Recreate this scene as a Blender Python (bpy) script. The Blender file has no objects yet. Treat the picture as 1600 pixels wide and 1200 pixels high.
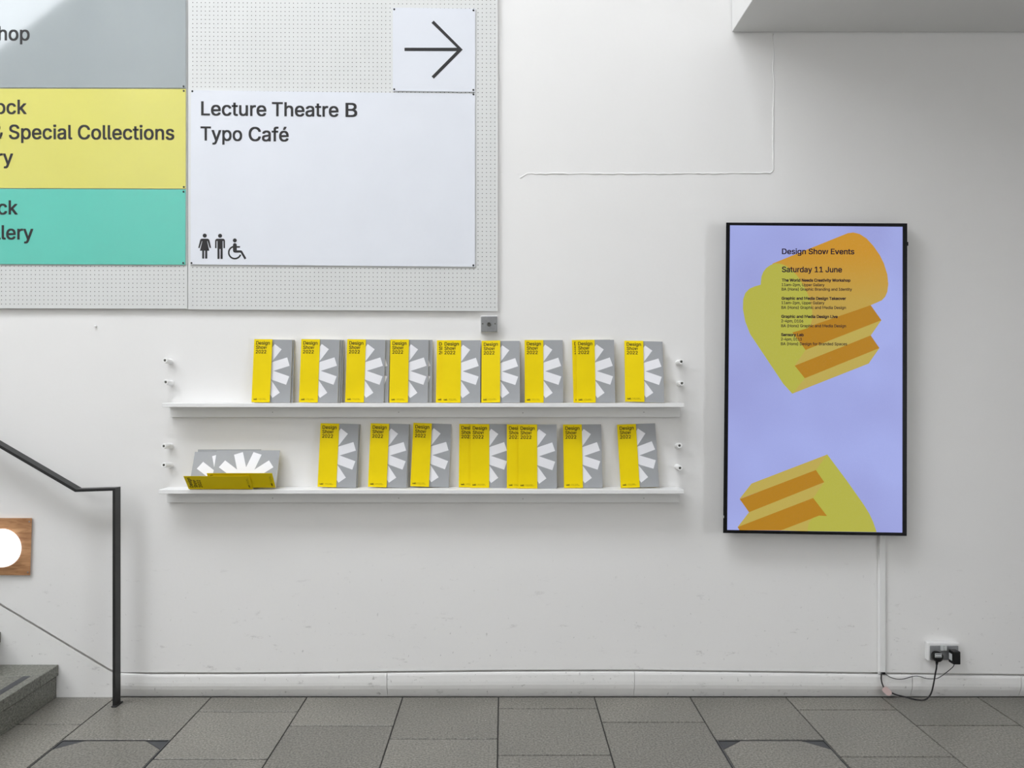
import bpy, bmesh, math, random, os
from mathutils import Vector, Matrix
from mathutils.geometry import tessellate_polygon

random.seed(7)
S = bpy.context.scene
COL = S.collection

# ------------------------------------------------------------------ camera
F_PX, DIST, MPP = 1220.0, 3.66, 0.003          # focal length (px of 1600), wall distance, metres per px at the wall
VX, VY = 787.0, 605.0                          # vanishing point of the floor joints
EYE = 484.5 * MPP                              # eye height
cam_d = bpy.data.cameras.new('camera')
cam = bpy.data.objects.new('camera', cam_d)
COL.objects.link(cam)
cam.location = (0, -DIST, EYE)
cam.rotation_euler = (math.pi / 2, 0, 0)
cam_d.sensor_width = 36
cam_d.lens = 36 * F_PX / 1600
cam_d.shift_x = (800 - VX) / 1600
cam_d.shift_y = (VY - 600) / 1600
cam_d.clip_start = 0.05
S.camera = cam

# ------------------------------------------------------------------ light
SKY = 10.8
w = bpy.data.worlds.new('overcast_sky')
S.world = w
w.use_nodes = True
w.node_tree.nodes['Background'].inputs[0].default_value = (0.94, 0.97, 1.02, 1)
w.node_tree.nodes['Background'].inputs[1].default_value = SKY
S.view_settings.view_transform = 'Standard'
S.view_settings.look = 'None'
S.view_settings.gamma = 1
S.view_settings.exposure = 0.0
S.view_settings.use_curve_mapping = False

ROOF = 7.0
SKYLIGHT = (-5.8, 0.2, -3.9, -2.0)            # x0, x1, y0, y1 of the roof opening
GABLE = [(-4.3, 4.20), (-7.3, 7.04 - 0.05), (-4.3, 6.99)]   # (y, z) of the slanted window in the left wall


def portal(name, loc, rot, sx, sy):
    l = bpy.data.lights.new(name, 'AREA')
    l.shape = 'RECTANGLE'
    l.size, l.size_y = sx, sy
    l.cycles.is_portal = True
    o = bpy.data.objects.new(name, l)
    o.location, o.rotation_euler = loc, rot
    COL.objects.link(o)


portal('skylight_portal', ((SKYLIGHT[0] + SKYLIGHT[1]) / 2, (SKYLIGHT[2] + SKYLIGHT[3]) / 2, ROOF + 0.12), (0, 0, 0),
       SKYLIGHT[1] - SKYLIGHT[0], SKYLIGHT[3] - SKYLIGHT[2])
portal('fill_opening_portal', (5.12, -4.225, 1.4000000000000001), (0, math.pi / 2, 0), 2.4, 0.9500000000000002)  # portal for the unseen right-wall opening, added to lift the right side
portal('gable_portal', (-6.12, -5.8, 5.6), (0, -math.pi / 2, 0), 2.9, 3.1)


# ------------------------------------------------------------------ helpers
def P(px, py, d=0.0):
    """point seen at pixel (px, py) on the vertical plane d metres in front of the wall"""
    k = MPP * (DIST - d) / DIST
    return Vector(((px - VX) * k, -d, EYE - (py - VY) * k))


def floor_u(py):
    """distance from the wall of the floor point seen at image row py"""
    return DIST * (1 - 484.5 / (py - VY))


def srgb(r, g, b):
    f = lambda c: (c / 255 / 12.92) if c / 255 <= 0.04045 else ((c / 255 + 0.055) / 1.055) ** 2.4
    return (f(r), f(g), f(b), 1)


ORIG = {}


def tag(o, label=None, cat=None, group=None, kind=None):
    if label: o['label'] = label
    if cat: o['category'] = cat
    if group: o['group'] = group
    if kind: o['kind'] = kind
    return o


def empty(name, loc, label=None, cat=None, group=None, kind=None):
    o = bpy.data.objects.new(name, None)
    o.empty_display_size = 0.05
    o.location = loc
    COL.objects.link(o)
    ORIG[o.name] = Vector(loc)
    return tag(o, label, cat, group, kind)


def mesh_obj(name, verts, faces, mats, parent=None, smooth=False, mat_idx=None, origin=None):
    """verts in world metres; parts are stored relative to their thing's origin"""
    verts = [Vector(v) for v in verts]
    if parent is not None:
        o0 = ORIG[parent.name]
    elif origin is not None:
        o0 = Vector(origin)
    else:
        xs = [v.x for v in verts]; ys = [v.y for v in verts]; zs = [v.z for v in verts]
        o0 = Vector(((min(xs) + max(xs)) / 2, (min(ys) + max(ys)) / 2, min(zs)))
    me = bpy.data.meshes.new(name)
    me.from_pydata([v - o0 for v in verts], [], faces)
    for m in (mats if isinstance(mats, (list, tuple)) else [mats]):
        me.materials.append(m)
    if mat_idx:
        me.polygons.foreach_set('material_index', mat_idx)
    if smooth:
        me.polygons.foreach_set('use_smooth', [True] * len(me.polygons))
    me.update()
    o = bpy.data.objects.new(name, me)
    COL.objects.link(o)
    if parent is not None:
        o.parent = parent
        ORIG[o.name] = o0
    else:
        o.location = o0
        ORIG[o.name] = o0
    return o


class G:
    """collects geometry of ONE piece"""
    def __init__(s): s.v, s.f = [], []

    def add(s, vs, fs):
        n = len(s.v)
        s.v += [Vector(v) for v in vs]
        s.f += [tuple(i + n for i in f) for f in fs]
        return s

    def box(s, x0, x1, y0, y1, z0, z1, bevel=0.0, seg=2):
        bm = bmesh.new()
        bmesh.ops.create_cube(bm, size=1)
        for v in bm.verts:
            v.co = Vector(((x0 + x1) / 2 + v.co.x * (x1 - x0), (y0 + y1) / 2 + v.co.y * (y1 - y0), (z0 + z1) / 2 + v.co.z * (z1 - z0)))
        if bevel:
            bmesh.ops.bevel(bm, geom=bm.edges[:], offset=bevel, segments=seg, profile=0.5, affect='EDGES', clamp_overlap=True)
        return s.bm(bm)

    def bm(s, bm):
        bm.normal_update()
        bm.verts.index_update()
        s.add([v.co.copy() for v in bm.verts], [[v.index for v in f.verts] for f in bm.faces])
        bm.free()
        return s

    def prism(s, pts, d0, d1, at=None):
        """pts: 2-D outline; at(p, d) -> world; front at d1, back at d0"""
        at = at or (lambda p, d: P(p[0], p[1], d))
        n = len(pts)
        tri = tessellate_polygon([[Vector((p[0], p[1], 0)) for p in pts]])
        a = sum(pts[i][0] * pts[(i + 1) % n][1] - pts[(i + 1) % n][0] * pts[i][1] for i in range(n))
        vs = [at(p, d1) for p in pts] + [at(p, d0) for p in pts]
        fs = []
        for t in tri:
            fs.append(tuple(t)); fs.append(tuple(i + n for i in reversed(t)))
        for i in range(n):
            j = (i + 1) % n
            fs.append((i, j, j + n, i + n))
        bm = bmesh.new()
        bv = [bm.verts.new(v) for v in vs]
        for f in fs:
            try: bm.faces.new([bv[k] for k in f])
            except ValueError: pass
        bmesh.ops.recalc_face_normals(bm, faces=bm.faces[:])
        return s.bm(bm)

    def flat(s, pts, at):
        tri = tessellate_polygon([[Vector((p[0], p[1], 0)) for p in pts]])
        vs = [at(p) for p in pts]
        fs = []
        for t in tri:
            a, b, c = (vs[i] for i in t)
            nn = (b - a).cross(c - a)
            fs.append(tuple(t) if nn.y <= 0 else tuple(reversed(t)))
        return s.add(vs, fs)

    def tube(s, pts, r, seg=8, closed=True):
        pts = [Vector(p) for p in pts]
        rs = r if isinstance(r, (list, tuple)) else [r] * len(pts)
        up = Vector((0, 1, 0.01)).normalized()
        rings = []
        for i, p in enumerate(pts):
            t = (pts[min(i + 1, len(pts) - 1)] - pts[max(i - 1, 0)]).normalized()
            a = t.cross(up)
            if a.length < 1e-4: a = t.cross(Vector((1, 0, 0)))
            a.normalize(); b = a.cross(t).normalized()
            rings.append([p + (a * math.cos(q) + b * math.sin(q)) * rs[i] for q in [2 * math.pi * k / seg for k in range(seg)]])
        vs = [v for r_ in rings for v in r_]
        fs = []
        for i in range(len(rings) - 1):
            for k in range(seg):
                k2 = (k + 1) % seg
                fs.append((i * seg + k, (i + 1) * seg + k, (i + 1) * seg + k2, i * seg + k2))
        if closed:
            fs.append(tuple(range(seg)))
            fs.append(tuple(reversed(range((len(rings) - 1) * seg, len(rings) * seg))))
        return s.add(vs, fs)

    def lathe(s, c, axis, prof, seg=20):
        """prof: (radius, distance along axis); c: base point"""
        axis = Vector(axis).normalized()
        a = axis.cross(Vector((0, 0, 1)) if abs(axis.z) < 0.9 else Vector((1, 0, 0))).normalized()
        b = axis.cross(a)
        vs = []
        for r, h in prof:
            for k in range(seg):
                q = 2 * math.pi * k / seg
                vs.append(Vector(c) + axis * h + (a * math.cos(q) + b * math.sin(q)) * r)
        fs = []
        for i in range(len(prof) - 1):
            for k in range(seg):
                k2 = (k + 1) % seg
                fs.append((i * seg + k, i * seg + k2, (i + 1) * seg + k2, (i + 1) * seg + k))
        if prof[-1][0] > 1e-6: fs.append(tuple((len(prof) - 1) * seg + k for k in range(seg)))
        if prof[0][0] > 1e-6: fs.append(tuple(reversed(range(seg))))
        return s.add(vs, fs)

    def build(s, name, mat, parent=None, smooth=False, origin=None):
        return mesh_obj(name, s.v, s.f, mat, parent, smooth, origin=origin)


def spline(pts, n=8):
    pts = [Vector(p) for p in pts]
    out = []
    for i in range(len(pts) - 1):
        p0, p1, p2, p3 = pts[max(i - 1, 0)], pts[i], pts[i + 1], pts[min(i + 2, len(pts) - 1)]
        for k in range(n):
            t = k / n
            out.append(0.5 * ((2 * p1) + (p2 - p0) * t + (2 * p0 - 5 * p1 + 4 * p2 - p3) * t * t + (3 * p1 - p0 - 3 * p2 + p3) * t ** 3))
    out.append(pts[-1])
    return out


# ------------------------------------------------------------------ materials
def mat(name, col, rough=0.5, spec=0.5, metal=0.0, emit=None, strength=0.0):
    m = bpy.data.materials.new(name)
    m.use_nodes = True
    b = m.node_tree.nodes['Principled BSDF']
    b.inputs['Base Color'].default_value = col if len(col) == 4 else (*col, 1)
    b.inputs['Roughness'].default_value = rough
    b.inputs['Specular IOR Level'].default_value = spec
    b.inputs['Metallic'].default_value = metal
    if emit:
        b.inputs['Emission Color'].default_value = emit
        b.inputs['Emission Strength'].default_value = strength
    return m


def nodes(m):
    nt = m.node_tree
    b = nt.nodes['Principled BSDF']
    N = lambda t, **kw: _n(nt, t, kw)
    return nt, b, N, nt.links.new


def _n(nt, t, kw):
    n = nt.nodes.new(t)
    for k, v in kw.items():
        if hasattr(n, k): setattr(n, k, v)
        else: n.inputs[k.replace('_', ' ')].default_value = v
    return n


def add_noise(m, scale, lo, hi, bump=0.0, bscale=None, bdist=0.001, detail=4):
    """multiply the colour by a soft noise and add a fine bump"""
    nt, b, N, L = nodes(m)
    geo = N('ShaderNodeNewGeometry')
    no = N('ShaderNodeTexNoise', Scale=scale, Detail=detail)
    L(geo.outputs['Position'], no.inputs['Vector'])
    mr = N('ShaderNodeMapRange', From_Min=0.3, From_Max=0.7, To_Min=lo, To_Max=hi)
    L(no.outputs['Fac'], mr.inputs['Value'])
    mx = N('ShaderNodeMix', data_type='RGBA', blend_type='MULTIPLY')
    mx.inputs[0].default_value = 1
    mx.inputs[6].default_value = b.inputs['Base Color'].default_value
    L(mr.outputs[0], mx.inputs[7])
    L(mx.outputs[2], b.inputs['Base Color'])
    if bump:
        n2 = N('ShaderNodeTexNoise', Scale=bscale, Detail=3)
        L(geo.outputs['Position'], n2.inputs['Vector'])
        bp = N('ShaderNodeBump', Strength=bump, Distance=bdist)
        L(n2.outputs['Fac'], bp.inputs['Height'])
        L(bp.outputs[0], b.inputs['Normal'])
    return m, mx, geo


def wall_paint(name, col, scuffs=True):
    m = mat(name, col, 0.62, 0.3)
    m, mx, geo = add_noise(m, 1.6, 0.985, 1.01, 0.12, 55, 0.002)
    if not scuffs: return m
    nt, b, N, L = nodes(m)
    sep = N('ShaderNodeSeparateXYZ'); L(geo.outputs['Position'], sep.inputs[0])
    mp = N('ShaderNodeMapping'); mp.inputs['Scale'].default_value = (9, 9, 26)
    L(geo.outputs['Position'], mp.inputs[0])
    n1 = N('ShaderNodeTexNoise', Scale=1.0, Detail=6, Roughness=0.75); L(mp.outputs[0], n1.inputs['Vector'])
    r1 = N('ShaderNodeMapRange', From_Min=0.60, From_Max=0.70); L(n1.outputs['Fac'], r1.inputs['Value'])
    mp2 = N('ShaderNodeMapping'); mp2.inputs['Scale'].default_value = (60, 60, 40); mp2.inputs['Rotation'].default_value = (0, 0.5, 0)
    L(geo.outputs['Position'], mp2.inputs[0])
    n2 = N('ShaderNodeTexNoise', Scale=1.0, Detail=3); L(mp2.outputs[0], n2.inputs['Vector'])
    r2 = N('ShaderNodeMapRange', From_Min=0.68, From_Max=0.74); L(n2.outputs['Fac'], r2.inputs['Value'])
    zm = N('ShaderNodeMapRange', From_Min=0.75, From_Max=0.1); L(sep.outputs['Z'], zm.inputs['Value'])
    ad = N('ShaderNodeMath', operation='ADD', use_clamp=True); L(r1.outputs[0], ad.inputs[0]); L(r2.outputs[0], ad.inputs[1])
    mu = N('ShaderNodeMath', operation='MULTIPLY'); L(ad.outputs[0], mu.inputs[0]); L(zm.outputs[0], mu.inputs[1])
    mu2 = N('ShaderNodeMath', operation='MULTIPLY'); L(mu.outputs[0], mu2.inputs[0]); mu2.inputs[1].default_value = 0.5
    dk = N('ShaderNodeMix', data_type='RGBA')
    L(mu2.outputs[0], dk.inputs[0]); L(mx.outputs[2], dk.inputs[6]); dk.inputs[7].default_value = (0.22, 0.21, 0.20, 1)
    L(dk.outputs[2], b.inputs['Base Color'])
    return m


def stone(name, col, rough=0.34):
    m = mat(name, col, rough, 0.5)
    nt, b, N, L = nodes(m)
    geo = N('ShaderNodeNewGeometry'); inf = N('ShaderNodeObjectInfo')
    n1 = N('ShaderNodeTexNoise', Scale=2.6, Detail=5, Roughness=0.6); L(geo.outputs['Position'], n1.inputs['Vector'])
    n2 = N('ShaderNodeTexNoise', Scale=125, Detail=3); L(geo.outputs['Position'], n2.inputs['Vector'])
    vo = N('ShaderNodeTexVoronoi', Scale=95); L(geo.outputs['Position'], vo.inputs['Vector'])
    vo2 = N('ShaderNodeTexVoronoi', Scale=26); L(geo.outputs['Position'], vo2.inputs['Vector'])
    tone = N('ShaderNodeMapRange', From_Min=0.25, From_Max=0.75, To_Min=0.80, To_Max=1.18); L(n1.outputs['Fac'], tone.inputs['Value'])
    each = N('ShaderNodeMapRange', To_Min=0.90, To_Max=1.10); L(inf.outputs['Random'], each.inputs['Value'])
    gr = N('ShaderNodeMapRange', From_Min=0.3, From_Max=0.7, To_Min=0.50, To_Max=1.55); L(n2.outputs['Fac'], gr.inputs['Value'])
    a1 = N('ShaderNodeMath', operation='MULTIPLY'); L(tone.outputs[0], a1.inputs[0]); L(each.outputs[0], a1.inputs[1])
    a2 = N('ShaderNodeMath', operation='MULTIPLY'); L(a1.outputs[0], a2.inputs[0]); L(gr.outputs[0], a2.inputs[1])
    mx = N('ShaderNodeMix', data_type='RGBA', blend_type='MULTIPLY'); mx.inputs[0].default_value = 1
    mx.inputs[6].default_value = col; L(a2.outputs[0], mx.inputs[7])
    # pale chips: only some voronoi cells
    s1 = N('ShaderNodeMapRange', From_Min=0.22, From_Max=0.12); L(vo.outputs['Distance'], s1.inputs['Value'])
    sc = N('ShaderNodeSeparateColor'); L(vo.outputs['Color'], sc.inputs[0])
    t1 = N('ShaderNodeMapRange', From_Min=0.80, From_Max=0.95); L(sc.outputs[0], t1.inputs['Value'])
    s2 = N('ShaderNodeMapRange', From_Min=0.085, From_Max=0.05); L(vo2.outputs['Distance'], s2.inputs['Value'])
    sc2 = N('ShaderNodeSeparateColor'); L(vo2.outputs['Color'], sc2.inputs[0])
    t2 = N('ShaderNodeMapRange', From_Min=0.84, From_Max=0.88); L(sc2.outputs[0], t2.inputs['Value'])
    m1 = N('ShaderNodeMath', operation='MULTIPLY'); L(s1.outputs[0], m1.inputs[0]); L(t1.outputs[0], m1.inputs[1])
    m2 = N('ShaderNodeMath', operation='MULTIPLY'); L(s2.outputs[0], m2.inputs[0]); L(t2.outputs[0], m2.inputs[1])
    m1b = N('ShaderNodeMath', operation='MULTIPLY'); L(m1.outputs[0], m1b.inputs[0]); m1b.inputs[1].default_value = 0.6
    mm = N('ShaderNodeMath', operation='MAXIMUM'); L(m1b.outputs[0], mm.inputs[0]); L(m2.outputs[0], mm.inputs[1])
    fx = N('ShaderNodeMix', data_type='RGBA'); L(mm.outputs[0], fx.inputs[0]); L(mx.outputs[2], fx.inputs[6])
    fx.inputs[7].default_value = (0.5, 0.49, 0.46, 1)
    L(fx.outputs[2], b.inputs['Base Color'])
    rr = N('ShaderNodeMapRange', From_Min=0.3, From_Max=0.7, To_Min=rough - 0.06, To_Max=rough + 0.14); L(n1.outputs['Fac'], rr.inputs['Value'])
    L(rr.outputs[0], b.inputs['Roughness'])
    bp = N('ShaderNodeBump', Strength=0.15, Distance=0.0006); L(n2.outputs['Fac'], bp.inputs['Height']); L(bp.outputs[0], b.inputs['Normal'])
    return m


def wood(name):
    m = mat(name, srgb(176, 128, 88), 0.45)
    nt, b, N, L = nodes(m)
    geo = N('ShaderNodeNewGeometry')
    mp = N('ShaderNodeMapping'); mp.inputs['Scale'].default_value = (5, 5, 34); mp.inputs['Rotation'].default_value = (0, 0.25, 0)
    L(geo.outputs['Position'], mp.inputs[0])
    n = N('ShaderNodeTexNoise', Scale=1.6, Detail=6, Distortion=1.2); L(mp.outputs[0], n.inputs['Vector'])
    cr = N('ShaderNodeValToRGB'); L(n.outputs['Fac'], cr.inputs[0])
    cr.color_ramp.elements[0].position = 0.3; cr.color_ramp.elements[0].color = srgb(150, 104, 68)
    cr.color_ramp.elements[1].position = 0.7; cr.color_ramp.elements[1].color = srgb(196, 150, 108)
    L(cr.outputs[0], b.inputs['Base Color'])
    return m


M = {}
M['wall'] = wall_paint('white_wall_paint', (0.80, 0.793, 0.782, 1))
M['skirt'] = wall_paint('white_skirting_paint', (0.79, 0.785, 0.77, 1))
M['wall_plain'] = wall_paint('white_room_paint', (0.80, 0.780, 0.745, 1), scuffs=False)
M['ridge'] = mat('white_filler', (0.82, 0.82, 0.81, 1), 0.6, 0.3)
M['soffit'] = wall_paint('soffit_paint', (0.74, 0.74, 0.73, 1), scuffs=False)
M['stone'] = stone('speckled_grey_stone', (0.182, 0.173, 0.151, 1))
M['stair'] = stone('speckled_stair_stone', (0.150, 0.150, 0.128, 1), 0.42)
M['joint'] = mat('dark_joint', (0.035, 0.034, 0.032, 1), 0.8)
M['steel'] = mat('worn_steel', (0.22, 0.22, 0.22, 1), 0.35, 0.5, 0.9)
M['cover'] = mat('dark_cover_plate', (0.045, 0.047, 0.052, 1), 0.5)
M['peg'], _, _ = add_noise(mat('pegboard_paint', (0.655, 0.665, 0.655, 1), 0.45, 0.4), 3, 0.98, 1.01)
M['hole'] = mat('hole_dark', (0.06, 0.06, 0.06, 1), 0.8, 0.1)
M['trim'] = mat('white_trim', (0.78, 0.78, 0.77, 1), 0.4)


def sign_mat(name, col, rough=0.05):
    m = mat(name, col, rough, 0.5)
    add_noise(m, 5, 0.985, 1.015)
    return m


M['s_grey'] = sign_mat('sign_grey', (0.335, 0.372, 0.382, 1))
M['s_yellow'] = sign_mat('sign_yellow', (0.67, 0.635, 0.160, 1))
M['s_teal'] = sign_mat('sign_teal', (0.125, 0.545, 0.445, 1))
M['s_white'] = sign_mat('sign_white', (0.71, 0.735, 0.79, 1))
M['ink'] = mat('dark_lettering', (0.026, 0.025, 0.026, 1), 0.55, 0.28)
M['screw'] = mat('black_screw', (0.012, 0.012, 0.012, 1), 0.4)
M['plate'], _, _ = add_noise(mat('grey_metal_plate', (0.26, 0.265, 0.27, 1), 0.42, 0.5, 0.35), 60, 0.9, 1.05)
M['plate_dark'] = mat('dark_metal', (0.11, 0.11, 0.10, 1), 0.3, 0.5, 0.8)
M['shelf'], _, _ = add_noise(mat('white_shelf_paint', (0.82, 0.82, 0.815, 1), 0.38, 0.45), 7, 0.98, 1.0)
M['knob'] = mat('white_knob', (0.84, 0.84, 0.83, 1), 0.3)
M['b_yellow'], _, _ = add_noise(mat('brochure_yellow', (0.80, 0.61, 0.002, 1), 0.5, 0.14), 9, 0.97, 1.02)
M['b_grey'], _, _ = add_noise(mat('brochure_grey', (0.335, 0.345, 0.358, 1), 0.4, 0.3), 9, 0.97, 1.02)
M['b_white'] = mat('brochure_white_print', (0.80, 0.80, 0.83, 1), 0.4, 0.4)
M['paper'] = mat('page_edges', (0.74, 0.72, 0.64, 1), 0.7)
M['b_ink'] = mat('brochure_ink', (0.022, 0.014, 0.006, 1), 0.6, 0.2)
M['black'] = mat('black_frame', (0.004, 0.004, 0.005, 1), 0.35, 0.2)
M['rail'] = mat('black_painted_steel', (0.020, 0.020, 0.020, 1), 0.42, 0.35)
M['rubber'] = mat('black_plastic', (0.006, 0.006, 0.006, 1), 0.4, 0.25)
M['label'] = mat('pale_label', (0.55, 0.57, 0.57, 1), 0.5)
M['pink'] = mat('pink_plastic', (0.66, 0.50, 0.48, 1), 0.35)
M['cable'] = mat('black_cable', (0.012, 0.010, 0.012, 1), 0.45)
M['wood'] = wood('oak_plate')
M['opal'] = mat('lit_opal_glass', (0.9, 0.9, 0.88, 1), 0.25, 0.5, 0, (1, 0.975, 0.94, 1), 1.0)


def screen_mat(name, c, strength=1.0):
    m = mat(name, (0.004, 0.004, 0.005, 1), 0.25, 0.2, 0, srgb(*c), strength * 0.95)
    return m


# ------------------------------------------------------------------ text
def font():
    try:
        return bpy.data.fonts.load(os.path.join(bpy.utils.system_resource('DATAFILES'), 'fonts', 'Inter.woff2'))
    except Exception:
        return None


FONT = font()
_TC = {}


def text2d(s, bold=0.0, res=3):
    """glyph outlines filled, baseline at 0, capital height scaled to 1, left edge at 0"""
    key = (s, bold, res)
    if key in _TC: return _TC[key]
    def raw(body):
        c = bpy.data.curves.new('tmp_text', 'FONT')
        c.body = body
        if FONT: c.font = FONT
        c.resolution_u = res
        c.dimensions = '2D'
        c.fill_mode = 'NONE'
        o = bpy.data.objects.new('tmp_text', c)
        COL.objects.link(o)
        bpy.context.view_layer.update()
        me = o.evaluated_get(bpy.context.evaluated_depsgraph_get()).to_mesh()
        co = [(v.co.x, v.co.y) for v in me.vertices]
        nb = {}
        for e in me.edges:
            p, q = e.vertices
            nb.setdefault(p, []).append(q); nb.setdefault(q, []).append(p)
        seen, loops = set(), []
        for v0 in range(len(co)):
            if v0 in seen or v0 not in nb: continue
            loop, cur = [v0], v0
            seen.add(v0)
            while True:
                n_ = [q for q in nb[cur] if q not in seen]
                if not n_: break
                cur = min(n_) if len(loop) == 1 else n_[0]
                seen.add(cur); loop.append(cur)
            if len(loop) > 2: loops.append([co[i] for i in loop])
        bpy.data.objects.remove(o)
        bpy.data.curves.remove(c)
        area = lambda l: sum(l[i][0] * l[(i + 1) % len(l)][1] - l[(i + 1) % len(l)][0] * l[i][1] for i in range(len(l))) / 2
        def inside(p, l):
            t = False
            for i in range(len(l)):
                (xa, ya), (xb, yb) = l[i], l[i - 1]
                if (ya > p[1]) != (yb > p[1]) and p[0] < (xb - xa) * (p[1] - ya) / (yb - ya) + xa: t = not t
            return t
        loops.sort(key=lambda l: -abs(area(l)))
        sg = area(loops[0]) > 0
        outers = [[l] for l in loops if (area(l) > 0) == sg]
        for h in [l for l in loops if (area(l) > 0) != sg]:
            for o_ in reversed(outers):
                if inside(h[0], o_[0]):
                    o_.append(h); break
        vs, fs = [], []
        for o_ in outers:
            n0 = len(vs)
            tri = tessellate_polygon([[Vector((x, y, 0)) for x, y in l] for l in o_])
            for l in o_: vs += l
            fs += [tuple(i + n0 for i in t) for t in tri]
        return vs, fs
    if '__cap%s' % bold not in _TC:
        hv, _ = raw('H')
        _TC['__cap%s' % bold] = (min(v[1] for v in hv), max(v[1] for v in hv))
    lo, hi = _TC['__cap%s' % bold]
    vs, fs = raw(s)
    k = 1 / (hi - lo)
    x0 = min(v[0] for v in vs)
    vs = [((v[0] - x0) * k, (v[1] - lo) * k) for v in vs]
    if bold:      # heavier strokes: the same glyphs laid a hair apart
        n0, f0 = len(vs), list(fs)
        base_v = list(vs)
        vs, fs = [], []
        for i, (dx, dy) in enumerate(((-bold, -bold * 0.6), (bold, -bold * 0.6), (-bold, bold * 0.6), (bold, bold * 0.6))):
            vs += [(x + dx + bold, y + dy) for x, y in base_v]
            fs += [tuple(q + i * n0 for q in f) for f in f0]
    _TC[key] = (vs, fs, max(v[0] for v in vs))
    return _TC[key]


def text_px(g, s, x0, x1, yb0, yb1, cap, at, bold=0.0, aspect=None, res=3):
    """lettering between pixel columns; x0 None: natural width ending at x1"""
    vs, fs, wd = text2d(s, bold, res)
    if x0 is None: x0 = x1 - wd * cap * (aspect or 1)
    sx = (x1 - x0) / wd
    out = []
    for x, y in vs:
        px = x0 + x * sx
        t = (px - x0) / max(x1 - x0, 1e-6)
        out.append(at((px, yb0 + (yb1 - yb0) * t - y * cap)))
    if bold:      # each copy lies a hair in front of the last so that they do not share a plane
        q4 = len(out) // 4
        out = [v + Vector((0, -0.00004 * (i // q4), 0)) for i, v in enumerate(out)]
    good = []
    for f in fs:
        a, b, c = (out[i] for i in f[:3])
        good.append(f if (b - a).cross(c - a).y <= 0 else tuple(reversed(f)))
    g.add(out, good)


# ------------------------------------------------------------------ the room
X0, X1, Y1 = -6.0, 5.0, -7.6
GROOVE = [(176, 1047.5), (190, 1050.5), (400, 1050.5), (605, 1048.5), (780, 1046.5), (991, 1046), (1200, 1048.2), (1425, 1051), (1600, 1053), (2460, 1053)]
k_str = (1047.5 - 942) / 176.0
left_px = VX + X0 / MPP
wall_pts = [(left_px, 1047.5 - k_str * (176 - left_px))] + GROOVE + [(2460, VY - (ROOF - EYE) / MPP), (left_px, VY - (ROOF - EYE) / MPP)]
wall = G().prism(wall_pts, -0.02, 0.0).build('wall_back', M['wall'])
tag(wall, 'white painted plaster wall behind the shelves and screen', kind='structure')
# the recess behind the shadow groove
g = G().box(X0, X1, 0.021, 0.10, -0.05, ROOF)
tag(g.build('wall_core', M['wall_plain']), 'plaster core behind the shadow groove', kind='structure')

# skirting: boards butted end to end, bulging and turning under towards the floor
base = empty('baseboard_back', (0, 0, 0), 'white rounded skirting running along the foot of the wall', None, None, 'structure')


def groove_y(px):
    for (a, ya), (b, yb) in zip(GROOVE, GROOVE[1:]):
        if a <= px <= b: return ya + (yb - ya) * (px - a) / (b - a)
    return GROOVE[-1][1]


def skirt_board(pa, pb, skew=0.0):
    g = G()
    prof = [(0.0, 0.0), (0.004, -0.002), (0.006, -0.012), (0.0065, -0.045), (0.0055, -0.062), (0.001, -0.082), (-0.0055, -0.1), (-0.0145, -0.125)]
    cols = []
    n = max(2, int((pb - pa) / 60))
    for i in range(n + 1):
        t = i / n
        px = pa + (pb - pa) * t
        top = P(px, groove_y(px) + 3.6).z
        sk = skew * (1 - t)
        ring = [Vector(((px - VX) * MPP, 0.02, top))]
        for y, z in prof:
            zz = top + z * top / 0.1252
            ring.append(Vector(((px - VX) * MPP + sk * (top - zz), -y, max(zz, -0.005 if pa != 605.2 else 0.0018))))
        cols.append(ring)
    m = len(cols[0])
    vs = [v for c in cols for v in c]
    fs = [(i * m + k, i * m + k + 1, (i + 1) * m + k + 1, (i + 1) * m + k) for i in range(n) for k in range(m - 1)]
    fs += [tuple(range(m)), tuple(reversed(range(n * m, n * m + m)))]
    g.add(vs, fs)
    o = g.build('skirting_board', M['skirt'], base)
    return o


for a, b in ((177, 604.6), (605.2, 990.7), (991.3, 1424.2), (1425.2, 1594), (1595, 2400)):
    skirt_board(a, b, 0.0)
# stair string below the sloping groove
sp = [(176.4, 1051.3), (left_px, 1051.3 - k_str * (176.4 - left_px)), (left_px, 1089.6), (176.4, 1089.6)]
G().prism(sp, -0.015, 0.001).build('stair_string_panel', M['skirt'], base)

# raised filler lines left by old wiring
def ridge(pts, r, jit=0.6, name='filler_ridge'):
    path = []
    for (a, b) in zip(pts, pts[1:]):
        n = max(2, int(math.hypot(b[0] - a[0], b[1] - a[1]) / 7))
        for i in range(n):
            t = i / n
            path.append((a[0] + (b[0] - a[0]) * t + random.uniform(-jit, jit) * 0.7, a[1] + (b[1] - a[1]) * t + random.uniform(-jit, jit)))
    path.append(pts[-1])
    G().tube([P(x, y, -0.0003) for x, y in path], [r * random.uniform(0.6, 1.15) for _ in path], 6).build(name, M['ridge'], wall, smooth=True)


ridge([(813, 279), (818, 275), (824, 271.5), (1000, 271.5), (1203, 270.5), (1208.5, 266), (1208, 180), (1209.5, 130), (1207.5, 110), (1208.5, 88), (1207.5, 70), (1208, 53)], 0.0040)
ridge([(1209, 270.5), (1390, 271.5)], 0.0007, 0.25)
ridge([(781, 269.5), (813, 272)], 0.0008, 0.4)
ridge([(786, 51.5), (1139, 51.5)], 0.0005, 0.2)
ridge([(780.2, 54), (781, 60), (779.8, 90), (780.2, 126)], 0.0022, 0.5, 'paint_flake')

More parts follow.
